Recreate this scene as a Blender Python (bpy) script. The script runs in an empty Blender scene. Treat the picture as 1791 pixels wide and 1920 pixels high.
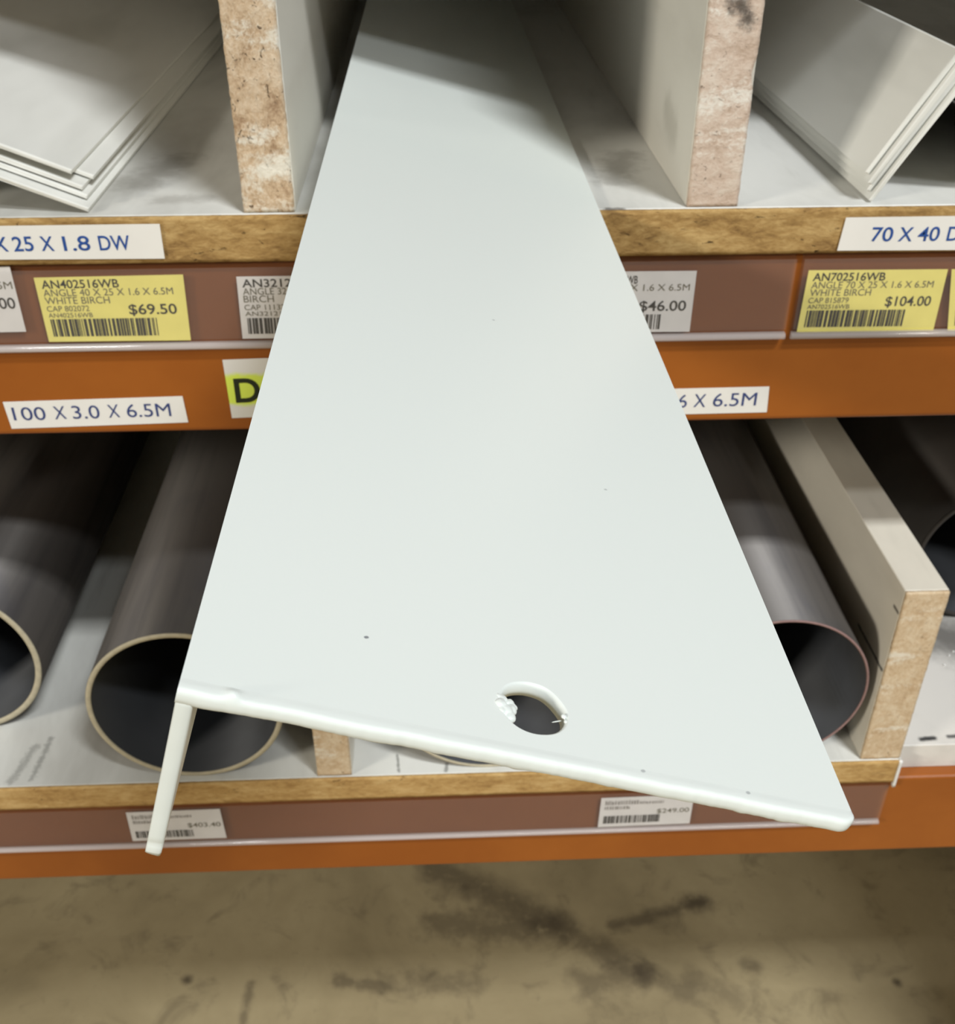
import bpy, bmesh, math, random
import numpy as np
from mathutils import Vector, Matrix, noise

random.seed(7)
SC = bpy.context.scene
COL = SC.collection

# ------------------------------------------------------------------ camera
IW, IH, FPX = 1791.0, 1920.0, 2024.0
PITCH, YAW = math.radians(33.7), math.radians(-2.35)
EYE = 1.30                                   # lens height above the concrete
FWD = np.array([math.sin(-YAW) * math.cos(PITCH), math.cos(YAW) * math.cos(PITCH), -math.sin(PITCH)])
RGT = np.array([math.cos(YAW), -math.sin(-YAW), 0.0])
UPV = np.cross(RGT, FWD)
cd = bpy.data.cameras.new('camera')
cam = bpy.data.objects.new('camera', cd)
COL.objects.link(cam)
cd.sensor_fit = 'HORIZONTAL'
cd.sensor_width = 36.0
cd.lens = 36.0 * FPX / IW
cd.clip_start = 0.01
m = Matrix.Identity(4)
for r in range(3):
    m[r][0], m[r][1], m[r][2] = RGT[r], UPV[r], -FWD[r]
m[2][3] = EYE
cam.matrix_world = m
cd.dof.use_dof = True
cd.dof.focus_distance = 0.20
cd.dof.aperture_fstop = 60.0
SC.camera = cam

# ------------------------------------------------------------------ view, world, lamps
vs = SC.view_settings
vs.view_transform = 'Standard'
vs.look = 'None'
vs.gamma = 1.0
vs.use_curve_mapping = False
vs.exposure = 0.12
SC.cycles.use_denoising = True
SC.cycles.max_bounces = 8
SC.cycles.transparent_max_bounces = 16
W = bpy.data.worlds.new('world')
SC.world = W
W.use_nodes = True
W.node_tree.nodes['Background'].inputs[0].default_value = (0.9, 0.95, 1.0, 1)
W.node_tree.nodes['Background'].inputs[1].default_value = 0.0


def lamp(name, loc, target, sx, sy, watts, col=(1, 0.985, 0.95)):
    l = bpy.data.lights.new(name, 'AREA')
    l.shape = 'RECTANGLE'
    l.size, l.size_y = sx, sy
    l.energy = watts
    l.color = col
    o = bpy.data.objects.new(name, l)
    COL.objects.link(o)
    o.location = loc
    d = Vector(target) - Vector(loc)
    o.rotation_euler = d.to_track_quat('-Z', 'Y').to_euler()
    return o


LZ = EYE + 3.3
LCOL = (0.97, 1.0, 1.01)
lamp('ceiling_lamp', (1.6, -1.75, LZ), (1.6, -1.75, 0), 1.1, 0.34, 165, LCOL)
lamp('ceiling_lamp', (2.0, -2.9, LZ), (2.0, -2.9, 0), 1.4, 0.30, 85, LCOL)
lamp('ceiling_lamp', (-4.6, -2.7, EYE + 1.8), (0, 0.4, EYE), 1.0, 0.4, 150, (1.0, 0.94, 0.82))


# ------------------------------------------------------------------ helpers
def ray(x, y):
    return RGT * (x - IW / 2) / FPX + UPV * (IH / 2 - y) / FPX + FWD


def at(x, y, Y):
    """Point of the plane at depth Y that the calibrated lens sees at this place."""
    r = ray(x, y)
    p = r * (Y / r[1])
    return Vector((p[0], p[1], p[2] + EYE))


def on_floor(x, y):
    r = ray(x, y)
    p = r * (-EYE / r[2])
    return Vector((p[0], p[1], 0.0))


def srgb(r, g, b):
    f = lambda c: (c / 255 / 12.92) if c / 255 <= 0.04045 else ((c / 255 + 0.055) / 1.055) ** 2.4
    return (f(r), f(g), f(b), 1.0)


class NT:
    """Small wrapper for building a material's nodes."""
    def __init__(s, name):
        s.m = bpy.data.materials.new(name)
        s.m.use_nodes = True
        s.t = s.m.node_tree
        s.b = s.t.nodes['Principled BSDF']
        s.geo = s.t.nodes.new('ShaderNodeNewGeometry')

    def n(s, typ, **kw):
        nd = s.t.nodes.new(typ)
        for k, v in kw.items():
            setattr(nd, k, v)
        return nd

    def link(s, a, b):
        s.t.links.new(a, b)

    def val(s, sock, v):
        if hasattr(v, 'is_output'):
            s.link(v, sock)
        else:
            sock.default_value = v

    def math(s, op, a, b=0.0, clamp=False):
        nd = s.n('ShaderNodeMath', operation=op, use_clamp=clamp)
        s.val(nd.inputs[0], a)
        s.val(nd.inputs[1], b)
        return nd.outputs[0]

    def pos(s, scale=(1, 1, 1), rot=(0, 0, 0)):
        mp = s.n('ShaderNodeMapping')
        mp.inputs['Scale'].default_value = scale
        mp.inputs['Rotation'].default_value = rot
        s.link(s.geo.outputs['Position'], mp.inputs['Vector'])
        return mp.outputs[0]

    def noise(s, vec, scale, detail=4, rough=0.55, dist=0.0):
        nd = s.n('ShaderNodeTexNoise')
        s.link(vec, nd.inputs['Vector'])
        nd.inputs['Scale'].default_value = scale
        nd.inputs['Detail'].default_value = detail
        nd.inputs['Roughness'].default_value = rough
        nd.inputs['Distortion'].default_value = dist
        return nd.outputs['Fac']

    def ramp(s, fac, stops):
        nd = s.n('ShaderNodeValToRGB')
        s.link(fac, nd.inputs[0])
        el = nd.color_ramp.elements
        while len(el) < len(stops):
            el.new(0.5)
        for e, (p, c) in zip(el, stops):
            e.position = p
            e.color = c if len(c) == 4 else (*c, 1)
        return nd.outputs[0]

    def step(s, fac, lo, hi):
        nd = s.n('ShaderNodeMapRange', interpolation_type='SMOOTHSTEP')
        s.val(nd.inputs[0], fac)
        nd.inputs[1].default_value = lo
        nd.inputs[2].default_value = hi
        return nd.outputs[0]

    def mix(s, fac, a, b, blend='MIX'):
        nd = s.n('ShaderNodeMix', data_type='RGBA', blend_type=blend)
        s.val(nd.inputs[0], fac)
        s.val(nd.inputs[6], a)
        s.val(nd.inputs[7], b)
        return nd.outputs[2]

    def seg(s, p0, p1, width, soft=0.5, wob=0.0, wscale=30.0):
        """Mask of a worn streak or spot from p0 to p1 (capsule), its rim broken by noise."""
        p0, p1 = Vector(p0), Vector(p1)
        d = p1 - p0
        L2 = max(d.length_squared, 1e-9)
        pv = s.geo.outputs['Position']
        sub = s.n('ShaderNodeVectorMath', operation='SUBTRACT')
        s.link(pv, sub.inputs[0])
        sub.inputs[1].default_value = p0
        dot = s.n('ShaderNodeVectorMath', operation='DOT_PRODUCT')
        s.link(sub.outputs[0], dot.inputs[0])
        dot.inputs[1].default_value = d / L2
        tcl = s.math('ADD', dot.outputs['Value'], 0.0, clamp=True)
        sc = s.n('ShaderNodeVectorMath', operation='SCALE')
        sc.inputs[0].default_value = d
        s.link(tcl, sc.inputs['Scale'])
        df = s.n('ShaderNodeVectorMath', operation='DISTANCE')
        s.link(sub.outputs[0], df.inputs[0])
        s.link(sc.outputs[0], df.inputs[1])
        dist = df.outputs['Value']
        if wob:
            nz = s.noise(pv, wscale, 4, 0.65)
            dist = s.math('ADD', dist, s.math('MULTIPLY', s.math('SUBTRACT', nz, 0.5), wob))
        nd = s.n('ShaderNodeMapRange', interpolation_type='SMOOTHSTEP')
        s.link(dist, nd.inputs[0])
        nd.inputs[1].default_value = width * (1 - soft)
        nd.inputs[2].default_value = width
        nd.inputs[3].default_value = 1.0
        nd.inputs[4].default_value = 0.0
        return nd.outputs[0]

    def bump(s, h, strength, dist=0.001):
        nd = s.n('ShaderNodeBump')
        s.link(h, nd.inputs['Height'])
        nd.inputs['Strength'].default_value = strength
        nd.inputs['Distance'].default_value = dist
        s.link(nd.outputs[0], s.b.inputs['Normal'])

    def done(s, color, rough=0.5, metal=0.0, spec=0.5):
        s.val(s.b.inputs['Base Color'], color)
        s.val(s.b.inputs['Roughness'], rough)
        s.b.inputs['Metallic'].default_value = metal
        s.b.inputs['Specular IOR Level'].default_value = spec
        return s.m


def plain(name, rgb, rough=0.6, metal=0.0, spec=0.5, vary=0.0, vscale=60):
    t = NT(name)
    c = srgb(*rgb)
    if vary:
        nz = t.noise(t.pos(), vscale, 3)
        dk = tuple(v * (1 - vary) for v in c[:3]) + (1,)
        c = t.mix(t.step(nz, 0.3, 0.7), dk, c)
    return t.done(c, rough, metal, spec)


def finish(bm, name, mat, parent=None, origin=None, smooth=False, recalc=True):
    """Link one bmesh (built in world coordinates) as one object with its origin at its base."""
    if recalc:
        bmesh.ops.recalc_face_normals(bm, faces=bm.faces)
    co = np.array([v.co for v in bm.verts])
    if origin is None:
        lo, hi = co.min(0), co.max(0)
        origin = Vector(((lo[0] + hi[0]) / 2, (lo[1] + hi[1]) / 2, lo[2]))
    bm.transform(Matrix.Translation(-Vector(origin)))
    me = bpy.data.meshes.new(name)
    if smooth:
        for f in bm.faces:
            f.smooth = True
    bm.to_mesh(me)
    bm.free()
    me.materials.append(mat)
    o = bpy.data.objects.new(name, me)
    COL.objects.link(o)
    if parent is not None:
        o.parent = parent
        o.location = Vector(origin) - world_loc(parent)
    else:
        o.location = origin
    return o


def world_loc(o):
    v = Vector(o.location)
    while o.parent:
        o = o.parent
        v = v + Vector(o.location)
    return v


def tag(o, label, cat, group=None, kind=None):
    if label:
        o['label'] = label
    if cat:
        o['category'] = cat
    if group:
        o['group'] = group
    if kind:
        o['kind'] = kind
    return o


def box(bm, x0, x1, y0, y1, z0, z1, bev=0.0, seg=2):
    r = bmesh.ops.create_cube(bm, size=1.0)
    vs_ = r['verts']
    for v in vs_:
        v.co = Vector(((x0 + x1) / 2 + v.co.x * (x1 - x0), (y0 + y1) / 2 + v.co.y * (y1 - y0), (z0 + z1) / 2 + v.co.z * (z1 - z0)))
    if bev:
        es = list({e for v in vs_ for e in v.link_edges})
        bmesh.ops.bevel(bm, geom=es, offset=bev, segments=seg, affect='EDGES', profile=0.5)


def rough_slab(bm, x0, x1, y0, y1, z0, z1, cell, amp, seed, chips=()):
    """A sawn slab: a grid box whose skin wobbles like torn particle board."""
    nx, ny, nz = [max(1, int(round(abs(b - a) / cell))) for a, b in ((x0, x1), (y0, y1), (z0, z1))]
    ny = max(1, min(ny, 2))
    cache = {}

    def vert(i, j, k):
        key = (i, j, k)
        if key not in cache:
            p = Vector((x0 + (x1 - x0) * i / nx, y0 + (y1 - y0) * j / ny, z0 + (z1 - z0) * k / nz))
            q = p * 260 + Vector((seed, seed * 2, 0))
            d = noise.noise_vector(q) * amp * 0.35 + noise.noise_vector(p * 900) * amp * 0.35
            if j == ny:
                d.y = 0
            if k == 0:
                d.z = abs(d.z) * 0.2
            for (cx_, cz_, rad, dx) in chips:
                w = math.exp(-(((p.x - cx_) ** 2 + (p.z - cz_) ** 2) / rad ** 2))
                d.x += dx * w
            cache[key] = bm.verts.new(p + d)
        return cache[key]
    for i in range(nx):
        for k in range(nz):
            for j in (0, ny):
                q = [vert(i, j, k), vert(i + 1, j, k), vert(i + 1, j, k + 1), vert(i, j, k + 1)]
                bm.faces.new(q)
    for i in range(nx):
        for j in range(ny):
            for k in (0, nz):
                bm.faces.new([vert(i, j, k), vert(i + 1, j, k), vert(i + 1, j + 1, k), vert(i, j + 1, k)])
    for j in range(ny):
        for k in range(nz):
            for i in (0, nx):
                bm.faces.new([vert(i, j, k), vert(i, j + 1, k), vert(i, j + 1, k + 1), vert(i, j, k + 1)])


# ------------------------------------------------------------------ levels (metres above the floor)
Z = lambda h: EYE + h
YR = 0.402                  # front of the racking
TOP_B = Z(-0.131)           # upper shelf, board top
TOP_BB = Z(-0.149)
UP_BEAM = Z(-0.2245)
LOW_B = Z(-0.4335)          # lower shelf, board top
LOW_BB = Z(-0.4495)
LOW_BEAM = Z(-0.5110)
BACK = 2.60                 # shelves run this deep

# ------------------------------------------------------------------ materials
def mat_chip(name, base, light, dark, pit, scale, streak=(1, 1, 1), rot=(0, 0, 0), bump=0.6, white=None, pits=(0.62, 0.70)):
    t = NT(name)
    p = t.pos(streak, rot)
    n1 = t.noise(p, scale, 4, 0.6, 0.5)
    ng = t.noise(p, scale * 5.5, 5, 0.7, 0.4)
    np_ = t.noise(p, scale * 3.4, 5, 0.72, 0.8)
    c = t.ramp(t.math('ADD', t.math('MULTIPLY', n1, 0.5), t.math('MULTIPLY', ng, 0.5)), [(0.36, srgb(*dark)), (0.48, srgb(*base)), (0.62, srgb(*light))])
    pm = t.step(np_, *pits)
    if white:
        wcol, wsc, lo, hi, wstreak, wrot = white
        n3 = t.noise(t.pos(wstreak, wrot), wsc, 4, 0.6, 0.5)
        wm = t.step(t.math('ADD', n3, t.math('MULTIPLY', t.math('SUBTRACT', ng, 0.5), 0.25)), lo, hi)
        c = t.mix(wm, c, srgb(*wcol))
        pm = t.math('MULTIPLY', pm, t.math('SUBTRACT', 1.0, t.math('MULTIPLY', wm, 0.8)))
    c = t.mix(pm, c, srgb(*pit))
    h = t.math('SUBTRACT', t.math('ADD', t.math('MULTIPLY', n1, 0.6), t.math('MULTIPLY', ng, 0.5)), t.math('MULTIPLY', pm, 0.8))
    t.bump(h, bump, 0.0010)
    return t, c


t, c = mat_chip('chipboard_upper_edge', (167, 134, 84), (196, 165, 112), (128, 98, 60), (78, 57, 36), 70, (0.5, 1, 1.3), bump=0.8)
M_CHIP_UP = t.done(c, 0.9, 0, 0.15)
t, c = mat_chip('chipboard_lower_edge', (186, 150, 95), (205, 172, 118), (160, 124, 76), (120, 90, 55), 80, (0.5, 1, 1.3), bump=0.5)
M_CHIP_LOW = t.done(c, 0.9, 0, 0.15)
t, c = mat_chip('sawn_divider_left', (205, 180, 150), (222, 203, 178), (165, 136, 108), (112, 84, 60), 95, (1.3, 1, 1), (0, 0.6, 0), bump=1.0,
                white=((232, 226, 212), 34, 0.50, 0.62, (0.5, 1, 1.25), (0, 0.45, 0)))
M_SAWN_L = t.done(c, 0.92, 0, 0.15)
t, c = mat_chip('sawn_divider_right', (206, 186, 170), (218, 204, 190), (186, 164, 146), (140, 116, 98), 85, (1.0, 1, 1.4), (0, -0.6, 0), bump=0.7,
                white=((230, 224, 214), 30, 0.54, 0.64, (0.35, 1, 1.3), (0, -0.35, 0)))
pA, pB, pC = at(1390, 12, YR), at(1402, 40, YR), at(1376, 4, YR)
sm = t.math('MAXIMUM', t.seg(pA, pB, 0.0042, 0.9, 0.007, 420), t.seg(pC, pA, 0.005, 0.9, 0.008, 380))
c = t.mix(t.math('MULTIPLY', sm, 0.85), c, srgb(70, 66, 62))
M_SAWN_R = t.done(c, 0.92, 0, 0.15)
t, c = mat_chip('sawn_divider_low', (206, 182, 150), (220, 202, 174), (188, 160, 126), (150, 120, 90), 90, (1.2, 1, 1), (0, -0.75, 0), bump=0.5,
                white=((226, 216, 198), 40, 0.56, 0.68, (0.5, 1, 1.6), (0, -0.6, 0)))
M_SAWN_LOW = t.done(c, 0.92, 0, 0.15)


def mat_melamine(name, rgb, dirt, smudges=(), amount=0.5, scale=16, streak=(1, 0.35, 1)):
    t = NT(name)
    n1 = t.noise(t.pos(streak), scale, 5, 0.6, 0.3)
    n2 = t.noise(t.pos((1, 0.12, 1)), scale * 4, 4, 0.6)
    c = t.mix(t.math('MULTIPLY', t.step(n1, 0.42, 0.75), amount), srgb(*rgb), srgb(*dirt))
    c = t.mix(t.math('MULTIPLY', t.step(n2, 0.60, 0.80), amount * 0.8), c, srgb(*dirt))
    for (p0, p1, w, soft, wob, ws, k, col) in smudges:
        c = t.mix(t.math('MULTIPLY', t.seg(p0, p1, w, soft, wob, ws), k), c, srgb(*col))
    return t.done(c, 0.42, 0, 0.4)


on_top = lambda x, y, z: (lambda r: Vector((r[0] * z / r[2], r[1] * z / r[2], EYE + z)))(ray(x, y))
UP = lambda x, y: on_top(x, y, -0.131)
LO = lambda x, y: on_top(x, y, -0.4335)
M_BOARD_UP = mat_melamine('white_board_upper', (222, 222, 218), (140, 138, 130), [
    (UP(260, 345), UP(330, 300), 0.016, 0.95, 0.022, 120, 0.55, (120, 116, 108)),
    (UP(300, 375), UP(380, 372), 0.008, 0.9, 0.012, 160, 0.35, (130, 126, 118)),
    (UP(1150, 340), UP(1170, 290), 0.012, 0.95, 0.02, 150, 0.45, (120, 116, 108)),
    (UP(1140, 392), UP(1165, 392), 0.0025, 0.8, 0.003, 500, 0.8, (70, 60, 50))], 0.5)
M_BOARD_LOW = mat_melamine('white_board_lower', (226, 226, 220), (150, 146, 138), [
    (LO(60, 1460), LO(96, 1385), 0.0026, 0.95, 0.006, 420, 0.45, (80, 80, 76)),
    (LO(20, 1466), LO(66, 1400), 0.0034, 0.95, 0.008, 380, 0.4, (90, 90, 86)),
    (LO(748, 1447), LO(745, 1415), 0.0012, 0.95, 0.002, 500, 0.6, (70, 70, 66)),
    (LO(836, 1446), LO(838, 1432), 0.0016, 0.8, 0.002, 400, 0.6, (80, 80, 76))], 0.45)
RB = lambda x, y: on_top(x, y, -0.4325)
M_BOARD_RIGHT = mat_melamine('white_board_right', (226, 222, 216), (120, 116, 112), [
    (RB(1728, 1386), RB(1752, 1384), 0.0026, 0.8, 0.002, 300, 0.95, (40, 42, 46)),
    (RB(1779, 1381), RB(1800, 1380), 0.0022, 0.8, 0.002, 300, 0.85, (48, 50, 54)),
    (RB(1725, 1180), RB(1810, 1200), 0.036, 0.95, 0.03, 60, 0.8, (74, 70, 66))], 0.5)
M_MEL_DIV = mat_melamine('cream_divider_face', (226, 220, 206), (160, 154, 142), [
    ((0.2225, 0.42, Z(-0.398)), (0.2225, 0.475, Z(-0.398)), 0.0035, 0.8, 0.003, 300, 0.8, (58, 60, 60)),
    ((0.2225, 0.42, Z(-0.390)), (0.2225, 0.455, Z(-0.386)), 0.006, 0.95, 0.008, 250, 0.5, (90, 92, 90)),
    ((0.2225, 0.404, Z(-0.372)), (0.2225, 0.440, Z(-0.372)), 0.0016, 0.8, 0.002, 400, 0.9, (48, 50, 52)),
    ((0.2225, 0.404, Z(-0.3345)), (0.2225, 0.409, Z(-0.3345)), 0.0016, 0.7, 0.001, 400, 0.8, (64, 58, 52))], 0.35, 10)
M_MEL_UP = mat_melamine('grey_white_divider_face', (220, 216, 206), (170, 164, 152), [
    ((0.0955, 0.452, Z(-0.108)), (0.0955, 0.436, Z(-0.112)), 0.012, 0.9, 0.01, 150, 0.35, (150, 145, 132))], 0.3, 14)

M_WHITE_COAT = NT('white_powder_coat')
_n = M_WHITE_COAT.noise(M_WHITE_COAT.pos(), 1400, 2, 0.5)
M_WHITE_COAT.bump(_n, 0.05, 0.0002)
cc = srgb(231, 237, 233)
M_SPECKS = [(686, 1195, 0.9), (925, 600, 0.5), (1135, 918, 0.4), (1402, 1487, 0.5), (1205, 1446, 0.5)]
for (x, y, k) in M_SPECKS:
    _r = ray(x, y)
    _o = np.array((-0.0355, 0, -0.0992)) * 0.985
    _n = np.array((0.3046, 0, 0.9525))
    _p = _r * (_o.dot(_n) / _r.dot(_n))
    _p = Vector((_p[0], _p[1], _p[2] + EYE))
    cc = M_WHITE_COAT.mix(M_WHITE_COAT.math('MULTIPLY', M_WHITE_COAT.seg(_p, _p + Vector((0.0002, 0.0001, 0)), 0.0004, 0.6), k), cc, srgb(120, 124, 130))
M_COAT = M_WHITE_COAT.done(cc, 0.33, 0, 0.45)
t = NT('white_stock_coat')
n1 = t.noise(t.pos((1, 0.2, 1)), 30, 3)
M_STOCK = t.done(t.mix(t.step(n1, 0.45, 0.8), srgb(232, 232, 227), srgb(212, 212, 206)), 0.38, 0, 0.45)

t = NT('orange_beam_paint')
n1 = t.noise(t.pos(), 14, 4, 0.6)
n2 = t.noise(t.pos(), 900, 2, 0.5)
c = t.mix(t.step(n1, 0.3, 0.75), srgb(150, 82, 24), srgb(162, 92, 30))
t.bump(n2, 0.12, 0.0003)
M_ORANGE = t.done(c, 0.42, 0, 0.4)

t = NT('mill_aluminium')
n1 = t.noise(t.pos((1, 0.05, 1)), 60, 5, 0.6)
n2 = t.noise(t.pos((1, 0.4, 1)), 20, 4, 0.6, 0.5)
c = t.mix(t.step(n1, 0.40, 0.75), srgb(88, 84, 81), srgb(66, 63, 63))
c = t.mix(t.math('MULTIPLY', t.step(n2, 0.55, 0.75), 0.5), c, srgb(66, 64, 70))
M_PIPE = t.done(c, t.math('ADD', t.math('MULTIPLY', n1, 0.15), 0.40), 0.35, 0.4)
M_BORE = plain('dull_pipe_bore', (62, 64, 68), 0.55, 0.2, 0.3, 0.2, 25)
M_DARK_PIPE = plain('dark_pipe_skin', (66, 61, 57), 0.5, 0.1, 0.4, 0.2, 30)  # recessed pipe: the shade it lies in is put into this colour
M_RIM = plain('sawn_pipe_rim', (196, 186, 160), 0.6, 0.0, 0.4, 0.15, 300)
M_RIM_PINK = plain('dull_pipe_rim', (150, 120, 116), 0.6, 0.0, 0.4, 0.15, 300)

M_PAPER_W = plain('white_ticket_paper', (222, 218, 216), 0.7, 0, 0.2, 0.06, 90)
M_PAPER_Y = plain('yellow_ticket_paper', (236, 224, 128), 0.7, 0, 0.2, 0.06, 90)
M_LABEL = plain('white_label_paper', (236, 234, 230), 0.55, 0, 0.3, 0.03, 60)
M_INK = plain('black_ink', (44, 40, 34), 0.7)
M_INK_SOFT = plain('grey_ink', (104, 98, 78), 0.7)
M_INK_FAINT = plain('faint_grey_ink', (150, 144, 140), 0.7)
M_BLUE = plain('blue_ink', (44, 84, 158), 0.6, 0, 0.3, 0.2, 500)
M_NAVY = plain('navy_ink', (62, 76, 130), 0.6, 0, 0.3, 0.25, 500)
M_D = plain('dark_green_ink', (30, 38, 16), 0.6)
t = NT('highlighter_on_paper')
pz = t.n('ShaderNodeSeparateXYZ')
t.link(t.geo.outputs['Position'], pz.inputs[0])
nz = t.noise(t.pos(), 260, 3)
zz = t.math('ADD', pz.outputs[2], t.math('MULTIPLY', t.math('SUBTRACT', nz, 0.5), 0.004))
a = t.math('MULTIPLY', t.step(zz, Z(-0.2135), Z(-0.2105)), t.math('SUBTRACT', 1.0, t.step(zz, Z(-0.1995), Z(-0.1965))))
M_HILITE = t.done(t.mix(a, srgb(228, 226, 222), srgb(222, 240, 96)), 0.6, 0, 0.25)


def mat_plastic(name, rgb, opacity, rough, gl):
    t = NT(name)
    out = t.t.nodes['Material Output']
    tr = t.n('ShaderNodeBsdfTransparent')
    mx = t.n('ShaderNodeMixShader')
    t.done(srgb(*rgb), rough, 0, gl)
    mx.inputs[0].default_value = opacity
    t.link(tr.outputs[0], mx.inputs[1])
    t.link(t.b.outputs[0], mx.inputs[2])
    t.link(mx.outputs[0], out.inputs['Surface'])
    return t.m


M_CH_BACK = mat_plastic('hazy_channel_plastic', (126, 84, 64), 0.24, 0.25, 0.4)
M_CH_FILM = mat_plastic('clear_channel_film', (200, 196, 194), 0.05, 0.12, 0.8)
M_CH_LIP = mat_plastic('clear_channel_lip', (232, 224, 222), 0.45, 0.10, 1.0)

# concrete with its stains
t = NT('stained_concrete')
n1 = t.noise(t.pos(), 3.2, 6, 0.6, 0.4)
n2 = t.noise(t.pos(), 16, 6, 0.65, 0.6)
n3 = t.noise(t.pos(), 60, 4, 0.6)
c = t.ramp(n1, [(0.30, srgb(140, 126, 96)), (0.5, srgb(168, 152, 118)), (0.72, srgb(188, 172, 136))])
c = t.mix(t.math('MULTIPLY', t.step(n2, 0.52, 0.72), 0.5), c, srgb(112, 100, 78))
c = t.mix(t.math('MULTIPLY', t.step(n3, 0.62, 0.78), 0.3), c, srgb(96, 86, 68))
for (a0, a1, w, soft, wob, ws, k) in [
        ((815, 1628), (1040, 1730), 0.034, 0.6, 0.03, 18, 0.62), ((1040, 1730), (1200, 1820), 0.026, 0.7, 0.03, 20, 0.55),
        ((1200, 1820), (1290, 1865), 0.020, 0.8, 0.03, 25, 0.45), ((1150, 1737), (1315, 1692), 0.014, 0.8, 0.02, 30, 0.6),
        ((1300, 1694), (1316, 1694), 0.022, 0.8, 0.02, 30, 0.6), ((820, 1735), (1000, 1740), 0.03, 0.9, 0.05, 25, 0.5),
        ((1100, 1840), (1190, 1830), 0.03, 0.9, 0.05, 25, 0.45), ((632, 1837), (720, 1852), 0.012, 0.8, 0.02, 40, 0.5),
        ((348, 1836), (352, 1837), 0.009, 0.7, 0.004, 60, 0.8), ((470, 1845), (455, 1920), 0.008, 0.8, 0.008, 60, 0.5),
        ((1682, 1842), (1684, 1842), 0.008, 0.7, 0.004, 60, 0.8), ((1400, 1808), (1415, 1812), 0.014, 0.8, 0.01, 60, 0.5),
        ((1300, 1838), (1380, 1870), 0.022, 0.9, 0.03, 30, 0.35), ((785, 1840), (890, 1845), 0.020, 0.9, 0.03, 30, 0.4)]:
    c = t.mix(t.math('MULTIPLY', t.math('MULTIPLY', t.seg(on_floor(*a0), on_floor(*a1), w * 1.25, 0.95, wob * 1.5, ws * 1.3), k), t.step(n3, 0.12, 0.5)), c, srgb(72, 62, 50))
t.bump(n3, 0.15, 0.002)
M_FLOOR = t.done(c, 0.7, 0, 0.3)
M_WALL = plain('warehouse_wall', (84, 84, 84), 0.9, 0, 0.2)
M_CEIL = plain('warehouse_ceiling', (110, 112, 112), 0.9, 0, 0.2)

# ------------------------------------------------------------------ the room
def slab(name, dims, mat):
    bm = bmesh.new()
    box(bm, *dims)
    return tag(finish(bm, name, mat), None, None, kind='structure')


slab('floor', (-6, 6, -7, 3.4, -0.1, 0.0), M_FLOOR)
slab('ceiling', (-6, 6, -7, 3.4, 5.0, 5.1), M_CEIL)
slab('wall_back', (-6, 6, 3.4, 3.5, -0.1, 5.1), M_WALL)
slab('wall_front', (-6, 6, -7.1, -7, -0.1, 5.1), M_WALL)
slab('wall_left', (-6.1, -6, -7, 3.4, -0.1, 5.1), M_WALL)
slab('wall_right', (6, 6.1, -7, 3.4, -0.1, 5.1), M_WALL)

# ------------------------------------------------------------------ racking: beams and boards
XL, XR_ = -0.85, 0.764


def beam(z0, z1, label):
    bm = bmesh.new()
    box(bm, XL, XR_, YR, YR + 0.050, z0, z1, 0.0022, 3)
    return tag(finish(bm, 'shelf_beam', M_ORANGE), label, 'shelf beam', 'orange shelf beams')


beam(UP_BEAM, TOP_BB, 'upper orange steel shelf beam, under the thick chipboard edge')
beam(LOW_BEAM, LOW_BB, 'lower orange steel shelf beam just above the concrete floor')
beam(Z(0.065), Z(0.140), 'orange steel shelf beam of the top level, over the white angles')


def board(x0, x1, y0, z0, z1, m_top, m_edge, label, edge_x1=None, amp=0.0005, edge=True):
    bm = bmesh.new()
    box(bm, x0, x1, y0 + (0.0016 if edge else 0), BACK, z0, z1, 0.0003, 1)
    b = tag(finish(bm, 'shelf_board', m_top), label, 'shelf board', 'white laminated shelf boards')
    if edge:
        bm = bmesh.new()
        rough_slab(bm, max(x0, -0.42), min(x1, 0.42) if edge_x1 is None else edge_x1, y0, y0 + 0.0017, z0, z1 - 0.0004, 0.0016, amp * 0.5, 3.0)
        finish(bm, 'sawn_edge', m_edge, b, smooth=True)['label'] = 'raw brown chipboard front edge'
    return b


board(XL, XR_, YR - 0.0032, TOP_BB, TOP_B, M_BOARD_UP, M_CHIP_UP, 'upper white shelf board with thick pitted chipboard edge, carrying the white angles')
b = board(XL, 0.2453, YR - 0.0032, LOW_BB, LOW_B, M_BOARD_LOW, M_CHIP_LOW, 'lower white shelf board with chipboard edge, carrying the grey pipes', edge_x1=0.2435)
bm = bmesh.new()
rough_slab(bm, 0.2437, 0.2453, YR - 0.0034, YR - 0.0014, LOW_BB - 0.004, LOW_B, 0.0016, 0.0003, 5.0)
finish(bm, 'edge_band', M_LABEL, b, smooth=True)['label'] = 'peeling white edge band'
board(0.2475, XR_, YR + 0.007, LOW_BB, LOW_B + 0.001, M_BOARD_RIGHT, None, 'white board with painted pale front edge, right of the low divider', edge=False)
bm = bmesh.new()
box(bm, XL, XR_, YR + 0.0006, BACK, Z(0.140), Z(0.158))
tag(finish(bm, 'shelf_board', M_BOARD_UP), 'white shelf board of the top level, over the white angles', 'shelf board', 'white laminated shelf boards')


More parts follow.
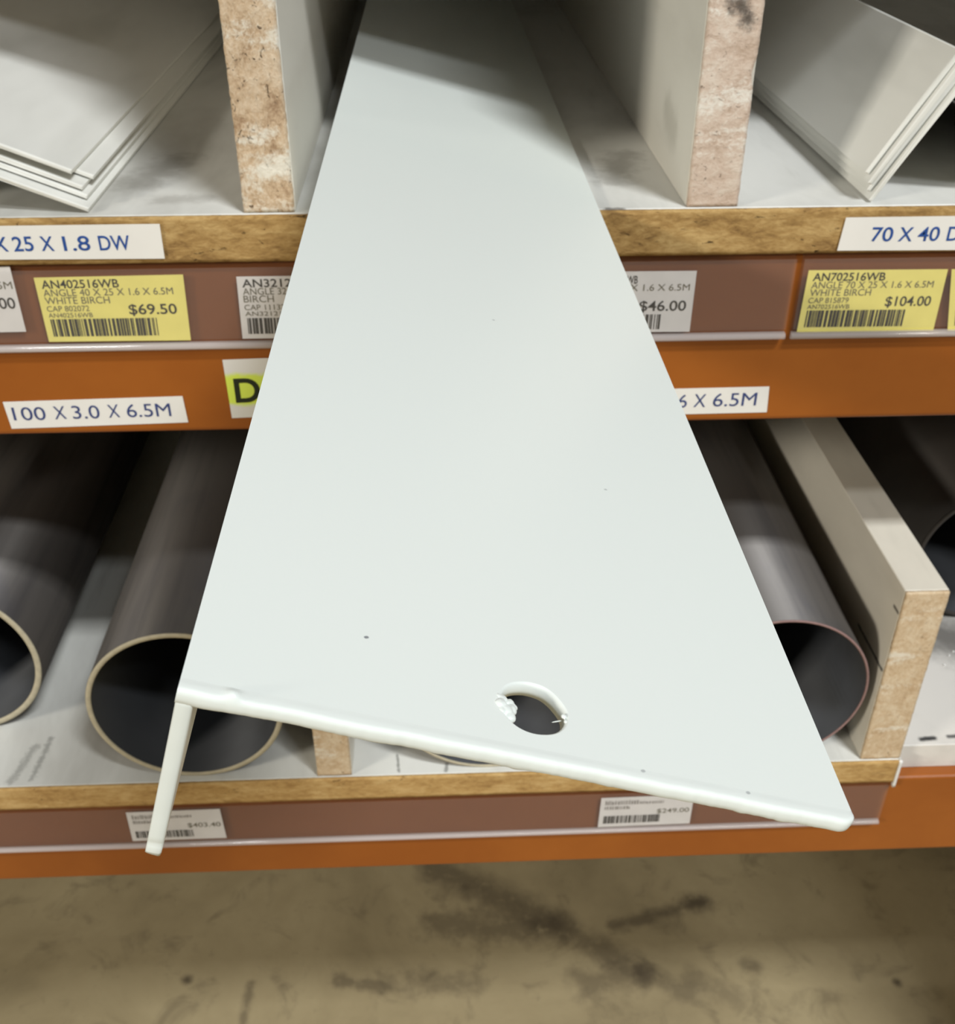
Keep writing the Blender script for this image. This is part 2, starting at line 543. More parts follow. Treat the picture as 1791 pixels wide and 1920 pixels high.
def divider(x0, x1, z0, z1, m_face, m_edge, label, seed, y0=YR - 0.001, chips=(), amp=0.0005):
    bm = bmesh.new()
    box(bm, x0, x1, y0 + 0.0016, BACK, z0, z1, 0.0004, 1)
    d = tag(finish(bm, 'board_divider', m_face), label, 'divider', 'upright board dividers')
    bm = bmesh.new()
    rough_slab(bm, x0 + 0.0003, x1 - 0.0003, y0, y0 + 0.0017, z0 + 0.0002, z1 - 0.0002, 0.0013, amp, seed, chips)
    e = finish(bm, 'sawn_edge', m_edge, d, smooth=True)
    e['label'] = 'rough sawn tan front edge'
    return d


divider(-0.0712, -0.0518, TOP_B, Z(0.1395), M_MEL_UP, M_SAWN_L, 'tall upper divider with pitted, white-streaked sawn edge, left of the projecting angle', 11.0, amp=0.0007)
divider(0.0957, 0.1155, TOP_B, Z(0.02), M_MEL_UP, M_SAWN_R, 'tall upper divider with pinkish sawn edge and a black smear near its top', 23.0,
        chips=[(0.1155, Z(-0.083), 0.004, -0.0012)], amp=0.0005)
divider(-0.0685, -0.0500, LOW_B, Z(-0.3200), M_MEL_DIV, M_SAWN_LOW, 'short lower divider mostly hidden under the projecting white angle', 37.0)
divider(0.2228, 0.2445, LOW_B, Z(-0.3200), M_MEL_DIV, M_SAWN_LOW, 'short lower divider with white top and black scuffs, right of the last pipe', 41.0)

# end frame of the racking, out of view at right, with panels added for shade
u = bpy.data.objects.new('rack_upright', None)
COL.objects.link(u)
u.location = (0.81, 0.85, 0.0)
tag(u, 'steel end frame of the racking with added shade panels, at the right end of the orange beams', 'rack upright')
M_UPR = plain('dark_upright_paint', (58, 52, 48), 0.5)
for yy in (0.404, 1.25):
    bm = bmesh.new()
    box(bm, 0.765, 0.855, yy, yy + 0.07, 0.0, 1.6, 0.003, 2)
    finish(bm, 'post', M_UPR, u)
bm = bmesh.new()
box(bm, 0.805, 0.815, 0.474, 1.25, 0.02, 0.86, 0.001, 1)  # unseen sheet, height chosen so it shades the floor at right
finish(bm, 'side_panel', M_UPR, u)
bm = bmesh.new()
box(bm, 0.705, 1.35, 0.388, 0.3975, 0.02, 0.775, 0.001, 1)  # unseen blocker added to keep lamp light off the right floor
finish(bm, 'front_panel', M_UPR, u)

# ------------------------------------------------------------------ text
def text_mesh(body, bold=0.0):
    cu = bpy.data.curves.new('lettering', 'FONT')
    cu.body = body
    cu.size = 1.0
    cu.offset = bold
    cu.resolution_u = 6
    o = bpy.data.objects.new('lettering', cu)
    COL.objects.link(o)
    dg = bpy.context.evaluated_depsgraph_get()
    me = bpy.data.meshes.new_from_object(o.evaluated_get(dg))
    bpy.data.objects.remove(o)
    bpy.data.curves.remove(cu)
    return me


def add_text(bm, body, p0, p1, cap, bold=0.0, lift=0.00012, fullcap=True):
    """Text from baseline point p0 to p1 with this capital height, on an upright face towards the aisle."""
    me = text_mesh(body, bold)
    co = np.array([v.co for v in me.vertices])
    x0, x1 = co[:, 0].min(), co[:, 0].max()
    h = text_cap(bold)
    ux = (Vector(p1) - Vector(p0))
    n0 = len(bm.verts)
    bm.from_mesh(me)
    bm.verts.ensure_lookup_table()
    for v in bm.verts[n0:]:
        s = (v.co.x - x0) / (x1 - x0)
        w = Vector(p0) + ux * s + Vector((0, -lift, cap * v.co.y / h))
        v.co = w
    bpy.data.meshes.remove(me)


_cap = {}


def text_cap(bold):
    if bold not in _cap:
        me = text_mesh('H', bold)
        _cap[bold] = max(v.co.y for v in me.vertices)
        bpy.data.meshes.remove(me)
    return _cap[bold]


def paper(name, corners, Y, mat, label, cat, group, thick=0.00018, curl=0.0):
    """A paper rectangle TL, TR, BR, BL given where it stands on the plane at depth Y."""
    P = [at(x, y, Y) for x, y in corners]
    bm = bmesh.new()
    N = 10
    grid = {}
    for k, dy in enumerate((0.0, thick)):
        for i in range(N + 1):
            for j in range(5):
                u_, v_ = i / N, j / 4
                p = (P[0] * (1 - u_) + P[1] * u_) * (1 - v_) + (P[3] * (1 - u_) + P[2] * u_) * v_
                p = p + Vector((0, dy - curl * (abs(2 * u_ - 1) ** 4) * (1 - v_), 0))
                grid[(i, j, k)] = bm.verts.new(p)
    for i in range(N):
        for j in range(4):
            for k in (0, 1):
                bm.faces.new([grid[(i, j, k)], grid[(i + 1, j, k)], grid[(i + 1, j + 1, k)], grid[(i, j + 1, k)]])
    for i in range(N):
        for j in (0, 4):
            bm.faces.new([grid[(i, j, 0)], grid[(i + 1, j, 0)], grid[(i + 1, j, 1)], grid[(i, j, 1)]])
    for j in range(4):
        for i in (0, N):
            bm.faces.new([grid[(i, j, 0)], grid[(i, j + 1, 0)], grid[(i, j + 1, 1)], grid[(i, j, 1)]])
    o = tag(finish(bm, name, mat), label, cat, group)
    uv = lambda u_, v_: (P[0] * (1 - u_) + P[1] * u_) * (1 - v_) + (P[3] * (1 - u_) + P[2] * u_) * v_
    return o, uv, (P[3] - P[0]).length


YT = 0.3996      # tickets stand inside the channel


def ticket(corners, mat, label, rows=(), bars=None, seed=1, group='shelf price tickets'):
    o, uv, H = paper('price_ticket', corners, YT, mat, label, 'price ticket', group)
    by_ink = {}
    for (txt, u0, u1, v, cap, bold, ink, nm) in rows:
        by_ink.setdefault((nm, ink.name), (ink, []))[1].append((txt, u0, u1, v, cap, bold))
    for (nm, _), (ink, lst) in by_ink.items():
        bm = bmesh.new()
        for (txt, u0, u1, v, cap, bold) in lst:
            if txt.startswith('~'):
                rnd = random.Random(seed + int(v * 100))
                u_ = u0
                while u_ < u1:
                    w = rnd.uniform(0.008, 0.022)
                    a_, b_ = uv(u_, v), uv(min(u_ + w, u1), v)
                    hh = cap * H * rnd.uniform(0.7, 1)
                    d = Vector((0, -0.00012, 0))
                    q = [bm.verts.new(p + d) for p in (a_, b_, b_ + Vector((0, 0, hh)), a_ + Vector((0, 0, hh)))]
                    bm.faces.new(q)
                    u_ += w + rnd.uniform(0.004, 0.014)
            else:
                add_text(bm, txt, uv(u0, v), uv(u1, v), cap * H, bold)
        finish(bm, nm, ink, o, recalc=False)
    if bars:
        u0, u1, v0, v1, ink = bars
        rnd = random.Random(seed)
        bm = bmesh.new()
        u_ = u0
        while u_ < u1 - 0.004:
            w = rnd.choice((0.006, 0.009, 0.014, 0.020))
            w = min(w, u1 - u_)
            d = Vector((0, -0.00012, 0))
            bm.faces.new([bm.verts.new(uv(a_, b_) + d) for a_, b_ in ((u_, v1), (u_ + w, v1), (u_ + w, v0), (u_, v0))])
            u_ += w + rnd.choice((0.004, 0.005, 0.009, 0.012))
        finish(bm, 'barcode', ink, o, recalc=False)
    return o


def code_rows(code, line2, line3, cap_no, code2, price):
    return [(code, 0.04, 0.56, 0.165, 0.125, 0.012, M_INK, 'lettering'),
            (line2, 0.04, 0.92, 0.285, 0.105, 0.0, M_INK_SOFT, 'small_lettering'),
            (line3, 0.04, 0.48, 0.405, 0.105, 0.0, M_INK_SOFT, 'small_lettering'),
            (cap_no, 0.04, 0.33, 0.520, 0.085, 0.0, M_INK_SOFT, 'small_lettering'),
            (code2, 0.04, 0.345, 0.615, 0.07, 0.0, M_INK_SOFT, 'small_lettering'),
            (price, 0.60, 0.93, 0.580, 0.155, 0.010, M_INK, 'lettering')]


ticket([(63, 521), (343, 515), (358, 638), (92, 641)], M_PAPER_Y, 'yellow price ticket reading $69.50 in the upper channel',
       code_rows('AN402516WB', 'ANGLE 40 X 25 X 1.6 X 6.5M', 'WHITE BIRCH', 'CAP 802072', 'AN402516WB', '$69.50'), (0.045, 0.78, 0.64, 0.915, M_INK), 3)
ticket([(1517, 507), (1778, 505), (1750, 620), (1494, 623)], M_PAPER_Y, 'yellow price ticket reading $104.00 in the upper channel',
       [(t_[0].replace('x', 'x'),) + t_[1:] for t_ in code_rows('AN702516WB', 'ANGLE 70 X 25 X 1.6 X 6.5M', 'WHITE BIRCH', 'CAP 815879', 'AN702516WB', '$104.00')],
       (0.045, 0.76, 0.64, 0.915, M_INK), 8)
ticket([(443, 519), (720, 515), (728, 632), (455, 635)], M_PAPER_W, 'white price ticket starting AN32121, its right part behind the projecting angle',
       [('AN32121', 0.035, 0.40, 0.165, 0.125, 0.012, M_INK, 'lettering'), ('ANGLE 32', 0.035, 0.33, 0.285, 0.105, 0, M_INK_SOFT, 'small_lettering'),
        ('BIRCH', 0.035, 0.24, 0.405, 0.105, 0, M_INK_SOFT, 'small_lettering'), ('CAP 11132', 0.035, 0.31, 0.53, 0.085, 0, M_INK_SOFT, 'small_lettering'),
        ('AN32121', 0.035, 0.28, 0.625, 0.07, 0, M_INK_SOFT, 'small_lettering')], (0.045, 0.70, 0.66, 0.92, M_INK), 14)
ticket([(1030, 511), (1307, 508), (1293, 622), (1020, 624)], M_PAPER_W, 'white price ticket reading $46.00, its left part behind the projecting angle',
       [('WB', 0.53, 0.605, 0.19, 0.125, 0.012, M_INK, 'lettering'), ('X 1.6 X 6.5M', 0.56, 0.965, 0.31, 0.105, 0, M_INK_SOFT, 'small_lettering'),
        ('$46.00', 0.635, 0.955, 0.64, 0.165, 0.010, M_INK, 'lettering')], (0.10, 0.79, 0.70, 0.95, M_INK), 21)
ticket([(-262, 506), (18, 500), (49, 622), (-236, 628)], M_PAPER_W, 'white price ticket ending in .00, cut by the left edge of the photo',
       [('6.5M', 0.82, 0.985, 0.33, 0.11, 0, M_INK_SOFT, 'small_lettering'), ('.00', 0.845, 0.975, 0.63, 0.165, 0.010, M_INK, 'lettering')], None, 5)
ticket([(1785, 505), (2050, 503), (2020, 617), (1777, 620)], M_PAPER_Y, 'yellow price ticket cut by the right photo edge, past the $104.00 one', [], (0.05, 0.78, 0.64, 0.915, M_INK), 31)
low_rows = lambda price: [('~', 0.05, 0.42, 0.24, 0.15, 0, M_INK_FAINT, 'small_lettering'), ('~', 0.42, 0.68, 0.24, 0.10, 0, M_INK_FAINT, 'small_lettering'),
                          ('~', 0.05, 0.33, 0.40, 0.12, 0, M_INK_FAINT, 'small_lettering'), (price, 0.62, 0.97, 0.58, 0.15, 0.006, M_INK_SOFT, 'lettering')]
ticket([(236, 1524), (412, 1517), (425, 1571), (249, 1577)], M_PAPER_W, 'white price ticket in the lower channel behind the short leg of the angle',
       low_rows('$403.40'), (0.05, 0.66, 0.66, 0.90, M_INK), 44)
ticket([(1128, 1497), (1302, 1490), (1293, 1544), (1121, 1551)], M_PAPER_W, 'white price ticket in the lower channel below the long edge of the angle',
       low_rows('$249.00'), (0.05, 0.66, 0.62, 0.88, M_INK), 52)


def channel(x0, x1, z0, z1, label):
    """Clear plastic ticket channel: back plate, front film and a rolled lip that carries the tickets."""
    bm = bmesh.new()
    box(bm, x0, x1, 0.4004, 0.4018, z0, z1, 0.0004, 2)
    o = tag(finish(bm, 'ticket_channel', M_CH_BACK), label, 'ticket channel', 'clear ticket channels on the beams')
    bm = bmesh.new()
    box(bm, x0 + 0.0002, x1 - 0.0002, 0.3984, 0.3987, z0 + 0.004, z1 - 0.002)
    finish(bm, 'front_film', M_CH_FILM, o)
    bm = bmesh.new()
    prof = [(0.4003, z0 + 0.0026)] + [(0.3990 - 0.0013 * math.sin(math.pi * k / 8), z0 + 0.0010 + 0.0014 * math.cos(math.pi * k / 8)) for k in range(9)] + [(0.4003, z0 - 0.0005)]
    vv = [[bm.verts.new((x, p[0], p[1])) for p in prof] for x in (x0, x1)]
    for k in range(len(prof)):
        k2 = (k + 1) % len(prof)
        bm.faces.new([vv[0][k], vv[0][k2], vv[1][k2], vv[1][k]])
    bm.faces.new(vv[0])
    bm.faces.new(vv[1])
    e = finish(bm, 'bottom_lip', M_CH_LIP, o, smooth=True)
    e['label'] = 'shiny rolled bottom lip'
    return o


channel(XL, 0.1412, Z(-0.1848), Z(-0.1493), 'long clear ticket channel on the upper beam, left of the joint')
channel(0.1438, XR_, Z(-0.1848), Z(-0.1493), 'clear ticket channel on the upper beam holding the $104.00 ticket, right of the joint')
channel(XL, 0.2420, Z(-0.4830), Z(-0.4498), 'clear ticket channel on the lower beam, ending near the tip of the projecting angle')


def label_strip(corners, Y, mat, label, texts, ink, group='size labels', bold=0.0, name='size_label', curl=0.0):
    o, uv, H = paper(name, corners, Y, mat, label, 'label', group, curl=curl)
    bm = bmesh.new()
    for (txt, q0, q1, cap, bo) in texts:
        p0, p1 = at(q0[0], q0[1], Y), at(q1[0], q1[1], Y)
        c0 = at((q0[0] + q1[0]) / 2, (q0[1] + q1[1]) / 2, Y)
        c1 = at((q0[0] + q1[0]) / 2, (q0[1] + q1[1]) / 2 - cap, Y)
        add_text(bm, txt, p0, p1, c1.z - c0.z, bo)
    finish(bm, 'lettering', ink, o, recalc=False)
    return o


label_strip([(-330, 428), (299, 420), (309, 485), (-318, 489)], YR - 0.0040, M_LABEL, 'white size label ending in 1.8 DW on the upper chipboard edge',
            [('X', (-10, 471), (17, 471), 27, 0.01), ('25', (27, 471), (65, 470), 27, 0.01), ('X', (79, 470), (103, 470), 27, 0.01),
             ('1.8', (121, 470), (171, 469), 27, 0.01), ('DW', (188, 469), (246, 468), 27, 0.01)], M_BLUE)
label_strip([(1587, 408), (1960, 403), (1935, 468), (1570, 470)], YR - 0.0040, M_LABEL, 'white size label reading 70 X 40 on the upper chipboard edge',
            [('70', (1632, 452), (1672, 452), 26, 0.01), ('X', (1683, 452), (1709, 452), 26, 0.01), ('40', (1719, 452), (1759, 451), 26, 0.01), ('DW', (1774, 451), (1836, 450), 26, 0.01)], M_BLUE)
label_strip([(5, 754), (342, 743), (353, 792), (22, 804)], YR - 0.0003, M_LABEL, 'white size label reading 100 X 3.0 X 6.5M on the upper beam',
            [('100', (27, 788), (88, 787), 24, 0.0), ('X', (104, 786), (126, 785), 24, 0.0), ('3.0', (138, 785), (189, 784), 24, 0.0), ('X', (205, 783), (226, 782), 24, 0.0), ('6.5M', (240, 782), (322, 780), 24, 0.0)], M_NAVY)
label_strip([(980, 736), (1443, 725), (1438, 773), (985, 784)], YR - 0.0003, M_LABEL, 'white size label ending 6 X 6.5M, partly behind the projecting angle',
            [('6', (1271, 764), (1287, 764), 24, 0.0), ('X', (1300, 763), (1322, 763), 24, 0.0), ('6.5M', (1336, 762), (1417, 760), 24, 0.0)], M_NAVY)
label_strip([(417, 675), (640, 666), (648, 775), (435, 784)], YR - 0.0003, M_HILITE, 'white label with letter D on green highlighter, on the upper beam',
            [('D', (443, 754), (490, 752), 44, 0.022)], M_D, group=None, name='letter_label')

# ------------------------------------------------------------------ pipes on the lower shelf
def pipe(cx_, yf, r, t_, label, rim, length=1.7, dz=0.0, skin=None):
    cz_ = LOW_B + r + dz
    N = 96
    bm = bmesh.new()
    rings = []
    for (y, rr) in ((yf + 0.0005, r), (yf + length, r), (yf + length, r - t_), (yf + 0.0005, r - t_)):
        rings.append([bm.verts.new((cx_ + rr * math.cos(2 * math.pi * k / N), y, cz_ + rr * math.sin(2 * math.pi * k / N))) for k in range(N)])
    for a_, b_ in ((0, 1), (2, 3)):
        for k in range(N):
            f = bm.faces.new([rings[a_][k], rings[a_][(k + 1) % N], rings[b_][(k + 1) % N], rings[b_][k]])
            f.smooth = True
    for k in range(N):
        bm.faces.new([rings[1][k], rings[1][(k + 1) % N], rings[2][(k + 1) % N], rings[2][k]])
        bm.faces.new([rings[0][k], rings[0][(k + 1) % N], rings[3][(k + 1) % N], rings[3][k]])
    o = finish(bm, 'metal_pipe', skin or M_PIPE)
    o.data.materials.append(M_BORE)
    for f in o.data.polygons:
        c_ = f.center + o.location
        if math.hypot(c_.x - cx_, c_.z - cz_) < r - t_ / 2:
            f.material_index = 1
    tag(o, label, 'pipe', 'grey pipes on the lower shelf')
    bm = bmesh.new()
    prof = [(yf + 0.0006, r + 0.00005), (yf + 0.0001, r - 0.0003), (yf, r - t_ / 2), (yf + 0.0001, r - t_ + 0.0003), (yf + 0.0006, r - t_ - 0.00005)]
    rg = [[bm.verts.new((cx_ + rr * math.cos(2 * math.pi * k / N), y, cz_ + rr * math.sin(2 * math.pi * k / N))) for k in range(N)] for (y, rr) in prof]
    for j in range(len(prof)):
        j2 = (j + 1) % len(prof)
        for k in range(N):
            bm.faces.new([rg[j][k], rg[j][(k + 1) % N], rg[j2][(k + 1) % N], rg[j2][k]])
    finish(bm, 'cut_rim', rim, o, smooth=True)
    return o


pipe(-0.2650, 0.443, 0.0500, 0.0034, 'grey metal pipe cut by the left photo edge, set back on the lower shelf', M_RIM)
pipe(-0.1310, 0.4035, 0.0490, 0.0028, 'grey metal pipe with open pale rim below the label reading 100 X 3.0', M_RIM)
pipe(0.0220, 0.4035, 0.0490, 0.0018, 'grey metal pipe almost wholly hidden under the projecting angle, seen through its hole', M_RIM)
pipe(0.1700, 0.4035, 0.0480, 0.0014, 'thin-walled grey metal pipe with dull pinkish rim, beside the scuffed low divider', M_RIM_PINK)
pipe(0.3340, 0.515, 0.0480, 0.0030, 'metal pipe with shade put into its dark colour, set far back on the white board at the right photo edge', M_DARK_PIPE, 1.7, 0.0011, M_DARK_PIPE)

# specks of swarf on the right-hand board
for (x, y) in ((1771, 1246), (1780, 1228), (1788, 1221)):
    p = on_top(x, y, -0.4318)
    bm = bmesh.new()
    bmesh.ops.create_icosphere(bm, subdivisions=1, radius=0.0007)
    for v in bm.verts:
        v.co = Vector((p.x + v.co.x * 1.2, p.y + v.co.y, LOW_B + 0.001 + max(0.0, v.co.z + 0.0004)))
    tag(finish(bm, 'metal_shaving', M_LABEL), 'tiny white speck of swarf on the white board right of the low divider', 'shaving', 'specks on the right board')

# ------------------------------------------------------------------ stacked white angles on the upper shelf
def l_angle(tip, a_, la, b_, lb, t_, yf, label, cat_group, seed, length=1.9):
    """L section: outer leg tip given, leg directions a_ and b_ away from the ridge."""
    a_, b_ = Vector((a_[0], 0, a_[1])), Vector((b_[0], 0, b_[1]))
    tip = Vector((tip[0], 0, Z(tip[1])))
    ridge = tip - a_ * la
    r_ = 0.0009
    pts = [tip]
    for k in range(5):                       # rounded outer corner
        an = math.pi / 2 * k / 4
        c_ = ridge + (a_ + b_) * r_
        pts.append(c_ - b_ * r_ * math.cos(an) - a_ * r_ * math.sin(an))
    pts += [ridge + b_ * lb, ridge + b_ * lb + a_ * t_, ridge + (a_ + b_) * t_, tip + b_ * t_]
    bm = bmesh.new()
    rnd = random.Random(seed)
    f = [bm.verts.new((p.x, yf + rnd.uniform(-0.0003, 0.0003), p.z)) for p in pts]
    g = [bm.verts.new((p.x, yf + length, p.z)) for p in pts]
    n = len(pts)
    cap = bm.faces.new(f)
    bm.faces.new(g)
    for k in range(n):
        bm.faces.new([f[k], f[(k + 1) % n], g[(k + 1) % n], g[k]])
    bmesh.ops.bevel(bm, geom=list(cap.edges), offset=0.0005, segments=2, affect='EDGES', profile=0.5)
    return tag(finish(bm, 'metal_angle', M_STOCK), label, 'metal angle', cat_group)


th = math.radians(22.5)
A1, B1 = (math.cos(th), -math.sin(th)), (-math.sin(th), -math.cos(th))
PT = 0.0024
left_words = ['undermost white angle of the left stack, resting on the board', 'white angle second from the bottom of the left stack', 'white angle in the middle of the left stack',
              'white angle fourth up the left stack, pushed furthest back of its neighbours', 'topmost white angle of the left stack, set back to show the ones below']
for i, (dx, yf) in enumerate(((0.0, 0.4028), (0.0, 0.4085), (0.0, 0.4090), (0.0, 0.4170), (0.0, 0.4085))):
    tipz = -0.131 + 0.0021 + 1.307 * PT * i
    l_angle((-0.1283 - 0.541 * PT * i + (0.0037 if i == 3 else 0.0), tipz - (0.0015 if i == 3 else 0.0)), A1, 0.0856 + (0.004 if i == 3 else 0.0), B1, 0.0350, 0.0018, yf, left_words[i], 'white angles stacked left of the divider', 60 + i)
th = math.radians(60)
A2, B2 = (-math.cos(th), -math.sin(th)), (math.sin(th), -math.cos(th))
right_words = ['undermost white angle of the right stack, just above the 70 X 40 label', 'white angle second from the bottom of the right stack',
               'white angle third from the bottom of the right stack', 'topmost white angle of the steep right stack, its broad face half lit']
for i, (dx, yf) in enumerate(((0.0, 0.4030), (0.0, 0.4048), (0.0, 0.4032), (0.0, 0.4055))):
    l_angle((0.1664 - 0.366 * PT * i + dx, -0.131 + 0.0012 + 1.366 * PT * i), A2, 0.0506, B2, 0.0860, 0.0017, yf, right_words[i], 'white angles stacked right of the divider', 80 + i)

# ------------------------------------------------------------------ the white angle that projects from the shelf
S = 0.985
Cn = Vector((-0.0355, 0, -0.0992)) * S
Rt = Vector((0.0621, 0, -0.1304)) * S
Ft = Vector((-0.0453, 0, -0.1316)) * S
YF = 0.1075 * S
YE = 2.35
TH = 0.0024
for v in (Cn, Rt, Ft):
    v.z += EYE
e1 = (Rt - Cn).normalized()
L1 = (Rt - Cn).length
n1 = Vector((-e1.z, 0, e1.x))
if n1.z < 0:
    n1 = -n1
e2 = (Ft - Cn).normalized()
L2 = (Ft - Cn).length
n2 = Vector((e2.z, 0, -e2.x))
if n2.x > 0:
    n2 = -n2                                   # outward, to the left


def hash1(x, s):
    return noise.noise(Vector((x, s * 3.7, s)))


def main_angle():
    bm = bmesh.new()
    P = lambda s, y, h: Cn + e1 * s + n1 * h + Vector((0, y, 0))
    # --- top leg: bead profile along the cut end
    NS = 240
    y0 = YF + 0.0026
    prof_cols = []
    for i in range(NS + 1):
        s = L1 * i / NS
        wob = 0.00022 * hash1(s * 110, 1) + 0.00010 * hash1(s * 430, 2) + 0.00005 * hash1(s * 1200, 9)
        low = 0.00022 * hash1(s * 160, 3) + (0.00012 + 0.0004 * s / L1) * max(0, hash1(s * 430, 4) - 0.1)
        bead = 0.00012 + 0.00007 * hash1(s * 130, 5) + 0.0008 * math.exp(-((s - 0.0072) / 0.0010) ** 2)
        end = max(0.0, (s - (L1 - 0.0022)) / 0.0022)
        yo = YF + 0.0011 * end ** 2 + wob
        pr = [(y0, 0.0), (YF + 0.0019, bead * 0.5), (yo + 0.0009, bead), (yo + 0.0004, bead * 0.6 - 0.00005), (yo + 0.00013, -0.00030), (yo + 0.00002, -0.0007),
              (yo + 0.00000, -0.0014), (yo + 0.00006, -TH + 0.0003 - low * 0.5), (yo + 0.0003, -TH - low), (YF + 0.0018, -TH - 0.0001), (y0, -TH)]
        prof_cols.append([bm.verts.new(P(s, y, h)) for (y, h) in pr])
    for i in range(NS):
        for k in range(len(prof_cols[0]) - 1):
            f = bm.faces.new([prof_cols[i][k], prof_cols[i + 1][k], prof_cols[i + 1][k + 1], prof_cols[i][k + 1]])
            f.smooth = True
    bm.faces.new(list(prof_cols[-1]))
    # --- hole in the top leg
    hc = at(1000, 1327, 1.0)
    nrm = n1
    r = ray(1000, 1327)
    o = Vector((0, 0, EYE))
    rv = Vector(r)
    tt = (Cn - o).dot(nrm) / rv.dot(nrm)
    hp = o + rv * tt
    hs = (hp - Cn).dot(e1)
    hy = hp.y
    NH = 72
    top_h, mid_h, bot_h = [], [], []
    for k in range(NH):
        an = 2 * math.pi * k / NH
        rr = 1.0 + 0.05 * noise.noise(Vector((math.cos(an) * 1.5, math.sin(an) * 1.5, 4.2)))
        ru, ry = 0.00510 * rr, 0.00515 * rr
        top_h.append((hs + (ru + 0.0004) * math.cos(an), hy + (ry + 0.0004) * math.sin(an)))
        mid_h.append((hs + ru * math.cos(an), hy + ry * math.sin(an)))
        bot_h.append((hs + 0.00495 * rr * math.cos(an), hy + 0.0050 * rr * math.sin(an)))
    # flat skins with the hole
    rings = {}
    for nm, h in (('t', 0.0), ('b', -TH)):
        edge = [c[0] if nm == 't' else c[-1] for c in prof_cols]
        br = bm.verts.new(P(L1, YE, h))
        bl = bm.verts.new(P(0 if nm == 't' else TH, YE, h))
        # inner ring of the underside starts past the short leg
        loop = edge + [br, bl]
        hv = [bm.verts.new(P(s, y, h)) for (s, y) in (top_h if nm == 't' else bot_h)]
        es = []
        for L in (loop, hv):
            for k in range(len(L)):
                a_, b_ = L[k], L[(k + 1) % len(L)]
                e_ = bm.edges.get((a_, b_)) or bm.edges.new((a_, b_))
                es.append(e_)
        bmesh.ops.triangle_fill(bm, use_beauty=True, use_dissolve=False, edges=es, normal=n1)
        rings[nm] = (hv, br, bl)
    mid1 = [bm.verts.new(P(s, y, -0.00035)) for (s, y) in mid_h]
    mid2 = [bm.verts.new(P(s, y, -TH * 0.6)) for (s, y) in bot_h]
    seq = [rings['t'][0], mid1, mid2, rings['b'][0]]
    for a_, b_ in zip(seq, seq[1:]):
        for k in range(NH):
            f = bm.faces.new([a_[k], a_[(k + 1) % NH], b_[(k + 1) % NH], b_[k]])
            f.smooth = True
    # long right-hand side
    bm.faces.new([prof_cols[-1][0], prof_cols[-1][-1], rings['b'][1], rings['t'][1]])
    # --- short leg
    Q = lambda s, y, h: Cn + e2 * s - n2 * h + Vector((0, y, 0))
    ML = 60
    sec = []
    for j in range(ML + 1):
        s = L2 * j / ML
        wob = 0.00004 * hash1(s * 300, 8) + 0.0001
        crease = 0.00018 * math.exp(-((s - L2 * 0.93) / 0.0006) ** 2)
        end = max(0.0, (s - (L2 - 0.0006)) / 0.0006)
        tw = TH - 0.0001 * end
        dz = 0.0
        wob += 0.0009 * max(0.0, 1 - s / 0.0022)
        pr = [(YE, 0.0), (YF + 0.0016, 0.0), (YF + 0.0002 + crease, 0.00005), (YF + wob + crease, 0.0003), (YF + wob * 0.6 + crease, tw * 0.5),
              (YF + wob + crease, tw - 0.0003), (YF + 0.0003 + crease, tw - 0.00003), (YF + 0.0016, tw), (YE, tw)]
        skew = 0.0005 * end
        if j == 0:
            sec.append([bm.verts.new(Q(max(0.00002, ((-n2 * h).dot(n1) + 0.00006) / max(1e-6, -e2.dot(n1))), y, h)) for (y, h) in pr])
            continue
        sec.append([bm.verts.new(Q(s + skew * (h / TH - 0.5), y, h)) for (y, h) in pr])
    for j in range(ML):
        for k in range(len(sec[0])):
            k2 = (k + 1) % len(sec[0])
            f = bm.faces.new([sec[j][k], sec[j + 1][k], sec[j + 1][k2], sec[j][k2]])
            f.smooth = k not in (0, 7, 8)
    bm.faces.new(list(sec[-1]))
    return bm, hs, hy, P


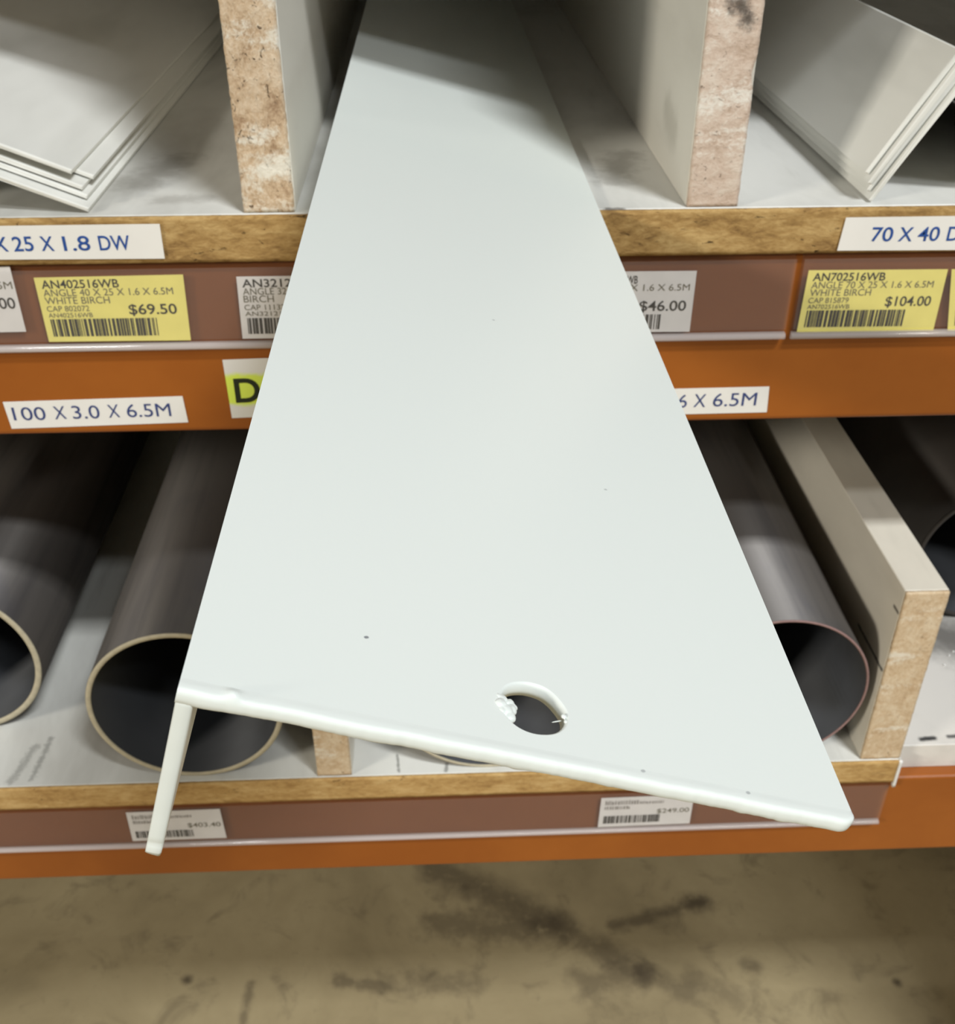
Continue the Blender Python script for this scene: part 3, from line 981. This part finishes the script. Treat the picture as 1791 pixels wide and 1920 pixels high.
bm, HS, HY, PP = main_angle()
main = finish(bm, 'metal_angle', M_COAT)
tag(main, 'long white angle projecting towards the viewer, with a hole near its cut end', 'metal angle')

# lumps of paint round the hole
def burr(pts, rad, seed):
    """A welded lump: a chain of flattened blobs melted along the hole's rim, as one skin."""
    bm = bmesh.new()
    for (ds, dy, h, k) in pts:
        r0 = bmesh.ops.create_icosphere(bm, subdivisions=3, radius=1.0)
        for v in r0['verts']:
            d = v.co * rad * k
            d += v.co * rad * 0.15 * noise.noise(v.co * 2.2 + Vector((seed, ds * 900, 0)))
            v.co = PP(HS + ds + d.x, HY + dy + d.y, h + d.z * 0.75)
    o = finish(bm, 'paint_burr', M_COAT, main, smooth=True)
    md = o.modifiers.new('one_skin', 'REMESH')
    md.mode = 'VOXEL'
    md.voxel_size = 0.00014
    md.use_smooth_shade = True
    sm_ = o.modifiers.new('melt', 'SMOOTH')
    sm_.iterations = 6
    sm_.factor = 0.5
    o['label'] = 'lumpy paint burr on the rim of the hole'
    return o


burr([(-0.0046, 0.0008, -0.0004, 0.8), (-0.0051, -0.0004, -0.0003, 1.0), (-0.0042, -0.0012, -0.0006, 1.1), (-0.0033, -0.0006, -0.0009, 1.0),
      (-0.0034, 0.0008, -0.0010, 0.9), (-0.0036, -0.0022, -0.0008, 1.0), (-0.0049, -0.0016, -0.0005, 0.9), (-0.0053, 0.0012, -0.0003, 0.6), (-0.0026, 0.0004, -0.0012, 0.6)], 0.00100, 2.0)
burr([(0.0049, -0.0002, -0.0003, 0.8), (0.0052, -0.0012, -0.0004, 0.7)], 0.0006, 6.0)
bm = bmesh.new()
for k in range(6):
    pass
r0 = bmesh.ops.create_icosphere(bm, subdivisions=2, radius=1.0)
for v in r0['verts']:
    v.co = PP(HS + 0.0041 + v.co.x * 0.0009 + v.co.y * 0.0001, HY - 0.0006 + v.co.y * 0.00014 + v.co.x * 0.0004, -0.0012 + v.co.z * 0.00015)
finish(bm, 'paint_whisker', M_COAT, main, smooth=True)['label'] = 'thin white whisker of paint across the hole'
